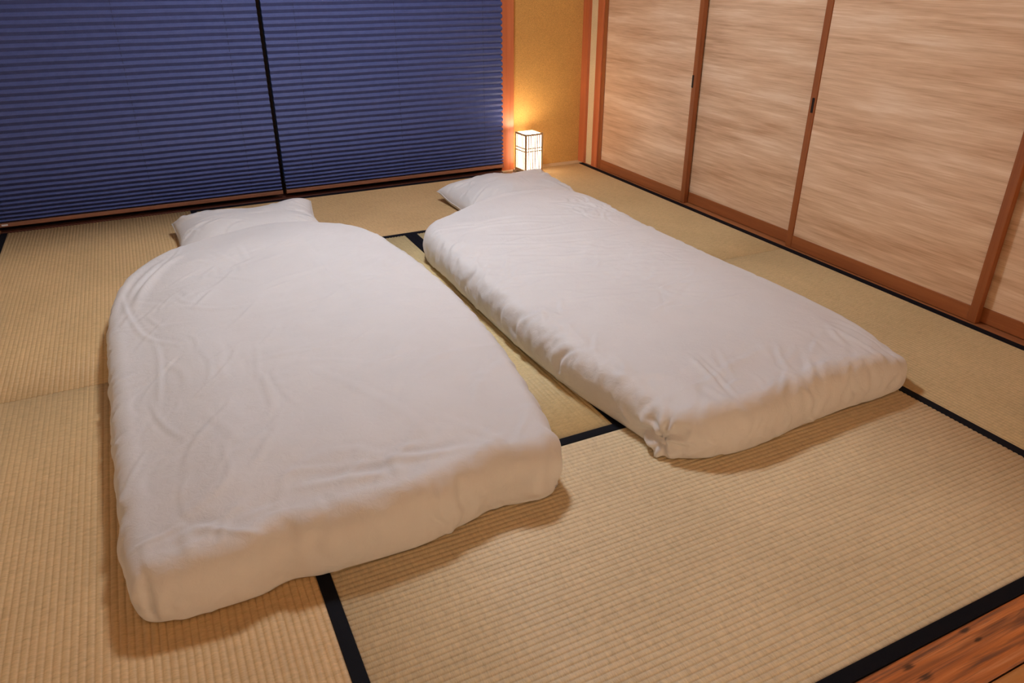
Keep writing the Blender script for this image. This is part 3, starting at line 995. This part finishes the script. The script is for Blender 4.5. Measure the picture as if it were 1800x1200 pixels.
for pts, hgt, w, sk in [
    ([(1.16, 2.78), (1.36, 2.64), (1.66, 2.55)], 0.005, 0.013, 0.6),
    ([(1.19, 2.60), (1.38, 2.48), (1.66, 2.36)], 0.005, 0.013, 0.6),
    ([(1.25, 2.85), (1.50, 2.72), (1.80, 2.66)], 0.004, 0.013, 0.5),
    ([(1.85, 3.12), (1.98, 2.95)], 0.006, 0.010, 0.6), ([(1.82, 2.92), (2.02, 3.04)], 0.005, 0.010, 0.6),
    ([(1.90, 3.18), (1.93, 2.9)], 0.005, 0.010, 0.6),
    ([(1.35, 1.55), (1.33, 1.42), (1.31, 1.33)], 0.006, 0.010, 0.7),
    ([(1.37, 1.55), (1.355, 1.42), (1.34, 1.33)], 0.004, 0.008, 0.6),
    ([(1.95, 1.55), (1.98, 1.42), (1.985, 1.34)], 0.012, 0.014, 0.9),
    ([(2.0, 1.58), (2.02, 1.45), (2.03, 1.38)], 0.008, 0.012, 0.8),
    ([(1.90, 1.50), (1.925, 1.40), (1.93, 1.32)], 0.006, 0.012, 0.7),
    ([(1.40, 3.30), (1.60, 3.385), (1.85, 3.38)], 0.007, 0.018, 0.5),
]:
    d += topm * hgt * polyline_field(P2, pts, w, True, sk)
sw = sstep(0.98, 0.6, tw)
d += 0.0026 * sw * (ridged(v * np.array([10, 10, 7]) + 22) - 0.55) + 0.0012 * sw * (ridged(v * np.array([25, 25, 16]) + 32) - 0.5)
d += side_folds(arc, tw, tot, r2, 160, 0.0055, 0.009, 0.024)
# puckered near-left corner: cloth gathers into a notch
pk = np.array([1.150, 1.385, 0.055])
dv = v - pk
rad = np.linalg.norm(dv * np.array([1, 1, 1.3]), axis=1)
ang = np.arctan2(dv[:, 2], dv[:, 0] - dv[:, 1])
d -= 0.046 * np.exp(-(rad / 0.026) ** 2)
lobe = np.exp(-(((P2[:, 0] - 1.122) / 0.045) ** 2 + ((P2[:, 1] - 1.37) / 0.045) ** 2)) * sstep(0.30, 0.12, tw)
d += 0.022 * lobe
d += 0.0075 * np.sin(ang * 7 + 1.0 + 3.0 * perlin(v * 28)) * np.exp(-((rad - 0.055) / 0.035) ** 2)
v2 = v + nrm * d[:, None]
v2[:, 2] = np.maximum(v2[:, 2], 0.0022)
v2, f = with_lining(v2, v, nrm, tw, f)
duvet2 = mesh_obj('duvet', v2, f, MT['linen'], None, True)
tag(duvet2, 'white duvet of the right futon, beside the sliding doors', 'duvet', 'white duvets on the tatami')

# mattress showing under the right duvet
def futon_mattress(ctrl, corners, seed, label):
    r = np.random.default_rng(seed)
    v, f, tw, arc, tot = quilt(ctrl, corners, 60, 120, 0.03, lambda x, y: 0.070 + 0 * x, lambda x, y: 0.0035 + 0 * x, 0.012, 14, 0.012, 0.5)
    n = vnormals(v, f)
    d = 0.004 * perlin(v * 6 + seed) + side_folds(arc, tw, tot, r, 30, 0.003, 0.012, 0.03)
    v = v + n * d[:, None]
    v[:, 2] = np.maximum(v[:, 2], 0.0020)
    o = mesh_obj('futon_mattress', v, f, MT['sheet'], None, True)
    return tag(o, label, 'mattress', 'futon mattresses')
futon_mattress([(1.125, 1.372), (1.175, 1.318), (1.30, 1.325), (1.60, 1.345), (1.9, 1.36), (2.0, 1.40), (2.03, 1.6), (2.03, 2.2), (2.02, 2.9), (1.96, 3.2), (1.7, 3.34),
                (1.4, 3.28), (1.17, 3.16), (1.085, 3.0), (1.055, 2.76), (1.045, 2.38), (1.047, 2.05), (1.066, 1.76), (1.098, 1.55), (1.112, 1.45)], (0, 5, 9, 12), 3,
               'white sheeted futon mattress peeking out under the right duvet')

# ------------------------------------------------------------------ pillows
def pillow(loc, rz, W, D, T, seed, label, tips, tilt=0.0):
    r = np.random.default_rng(seed)
    n, m = 110, 80
    a = np.linspace(-1, 1, n + 1); b = np.linspace(-1, 1, m + 1)
    A, Bb = np.meshgrid(a, b)
    A = A.ravel(); Bb = Bb.ravel()
    sx = W / 2 * A * (1 - 0.055 * (1 - Bb ** 2)) ; sy = D / 2 * Bb * (1 - 0.05 * (1 - A ** 2))
    prof = (1 - np.abs(A) ** 3.0) ** 0.50 * (1 - np.abs(Bb) ** 3.0) ** 0.50
    edge_z = 0.030 + 0.006 * np.sin(A * 5 + seed) * (np.abs(Bb) > 0.0)
    for (ca, cb, hz) in tips:
        edge_z = edge_z + hz * np.exp(-(((A - ca) / 0.5) ** 2 + ((Bb - cb) / 0.45) ** 2))
    P2 = np.stack([sx, sy], 1)
    cre = np.zeros(len(A))
    for ca in (-1, 1):
        for k in range(7):
            t = r.uniform(-0.9, 0.9)
            p0 = np.array([ca * W / 2 * 0.97, t * D / 2]); p1 = np.array([ca * W / 2 * r.uniform(0.5, 0.72), t * D / 2 * 0.55 + r.normal() * 0.02])
            cre += polyline_field(P2, [p0, (p0 + p1) / 2 + r.normal(size=2) * 0.006, p1], r.uniform(0.007, 0.013), True, 0.6) * r.uniform(0.4, 1)
    cre += 0.6 * random_creases(P2, r, 26, (-W / 2, W / 2, -D / 2, D / 2), 0.2, 0.8, 0.05, 0.2, 0.006, 0.012)
    p3 = np.stack([sx, sy, 0 * sx], 1)
    inner = np.clip(prof * 3, 0, 1)
    ztop = edge_z + (T - 0.03) * prof + 0.006 * perlin(p3 * 7 + seed) * inner + 0.0095 * cre * np.clip(prof * 2.2, 0, 1)
    zbot = np.maximum(0.0022, edge_z - 0.05 * prof ** 0.7)
    # slope of the edge wobble
    sy2 = sy + 0.004 * np.sin(A * 9 + seed) * np.abs(Bb) ** 3
    w = n + 1
    verts = np.concatenate([np.stack([sx, sy2, ztop], 1), np.stack([sx, sy2, zbot], 1)])
    off = len(A)
    faces = [(j * w + i, j * w + i + 1, (j + 1) * w + i + 1, (j + 1) * w + i) for j in range(m) for i in range(n)]
    faces += [tuple(off + q for q in fc[::-1]) for fc in faces]
    # weld the rim
    rim = [i for i in range(n + 1)] + [j * w + n for j in range(1, m + 1)] + [m * w + i for i in range(n - 1, -1, -1)] + [j * w for j in range(m - 1, 0, -1)]
    rs = {off + i: i for i in rim}
    faces = [tuple(rs.get(q, q) for q in fc) for fc in faces]
    used = sorted({q for fc in faces for q in fc}); mp = {q: k for k, q in enumerate(used)}
    o = mesh_obj('pillow', verts[used], [tuple(mp[q] for q in fc) for fc in faces], MT['linen'], None, True)
    o.location = loc; o.rotation_euler = (0, tilt, rz)
    # sewn rim
    cu = bpy.data.curves.new('piping', 'CURVE'); cu.dimensions = '3D'; cu.bevel_depth = 0.0022; cu.bevel_resolution = 1
    sp = cu.splines.new('POLY'); pts = verts[rim]; sp.points.add(len(pts) - 1)
    for q, p_ in zip(sp.points, pts):
        q.co = (*p_, 1)
    sp.use_cyclic_u = True
    tmp = bpy.data.objects.new('tmp', cu)
    me = bpy.data.meshes.new_from_object(tmp)
    bpy.data.objects.remove(tmp)
    me.materials.append(MT['linen'])
    link(bpy.data.objects.new('piping', me), o)
    return tag(o, label, 'pillow', 'white pillows at the heads of the futons')
pillow((0.385, 3.775, 0.0016), math.radians(-1.0), 0.70, 0.46, 0.135, 4, 'white pillow of the left futon, in front of the left blind',
       [(-1, 1, 0.030), (1, 1, 0.055)])
pillow((1.815, 3.765, 0.0016), math.radians(2.0), 0.70, 0.47, 0.150, 9, 'white pillow of the right futon, just in front of the lamp',
       [(-1, 1, 0.03), (1, 1, 0.048)])
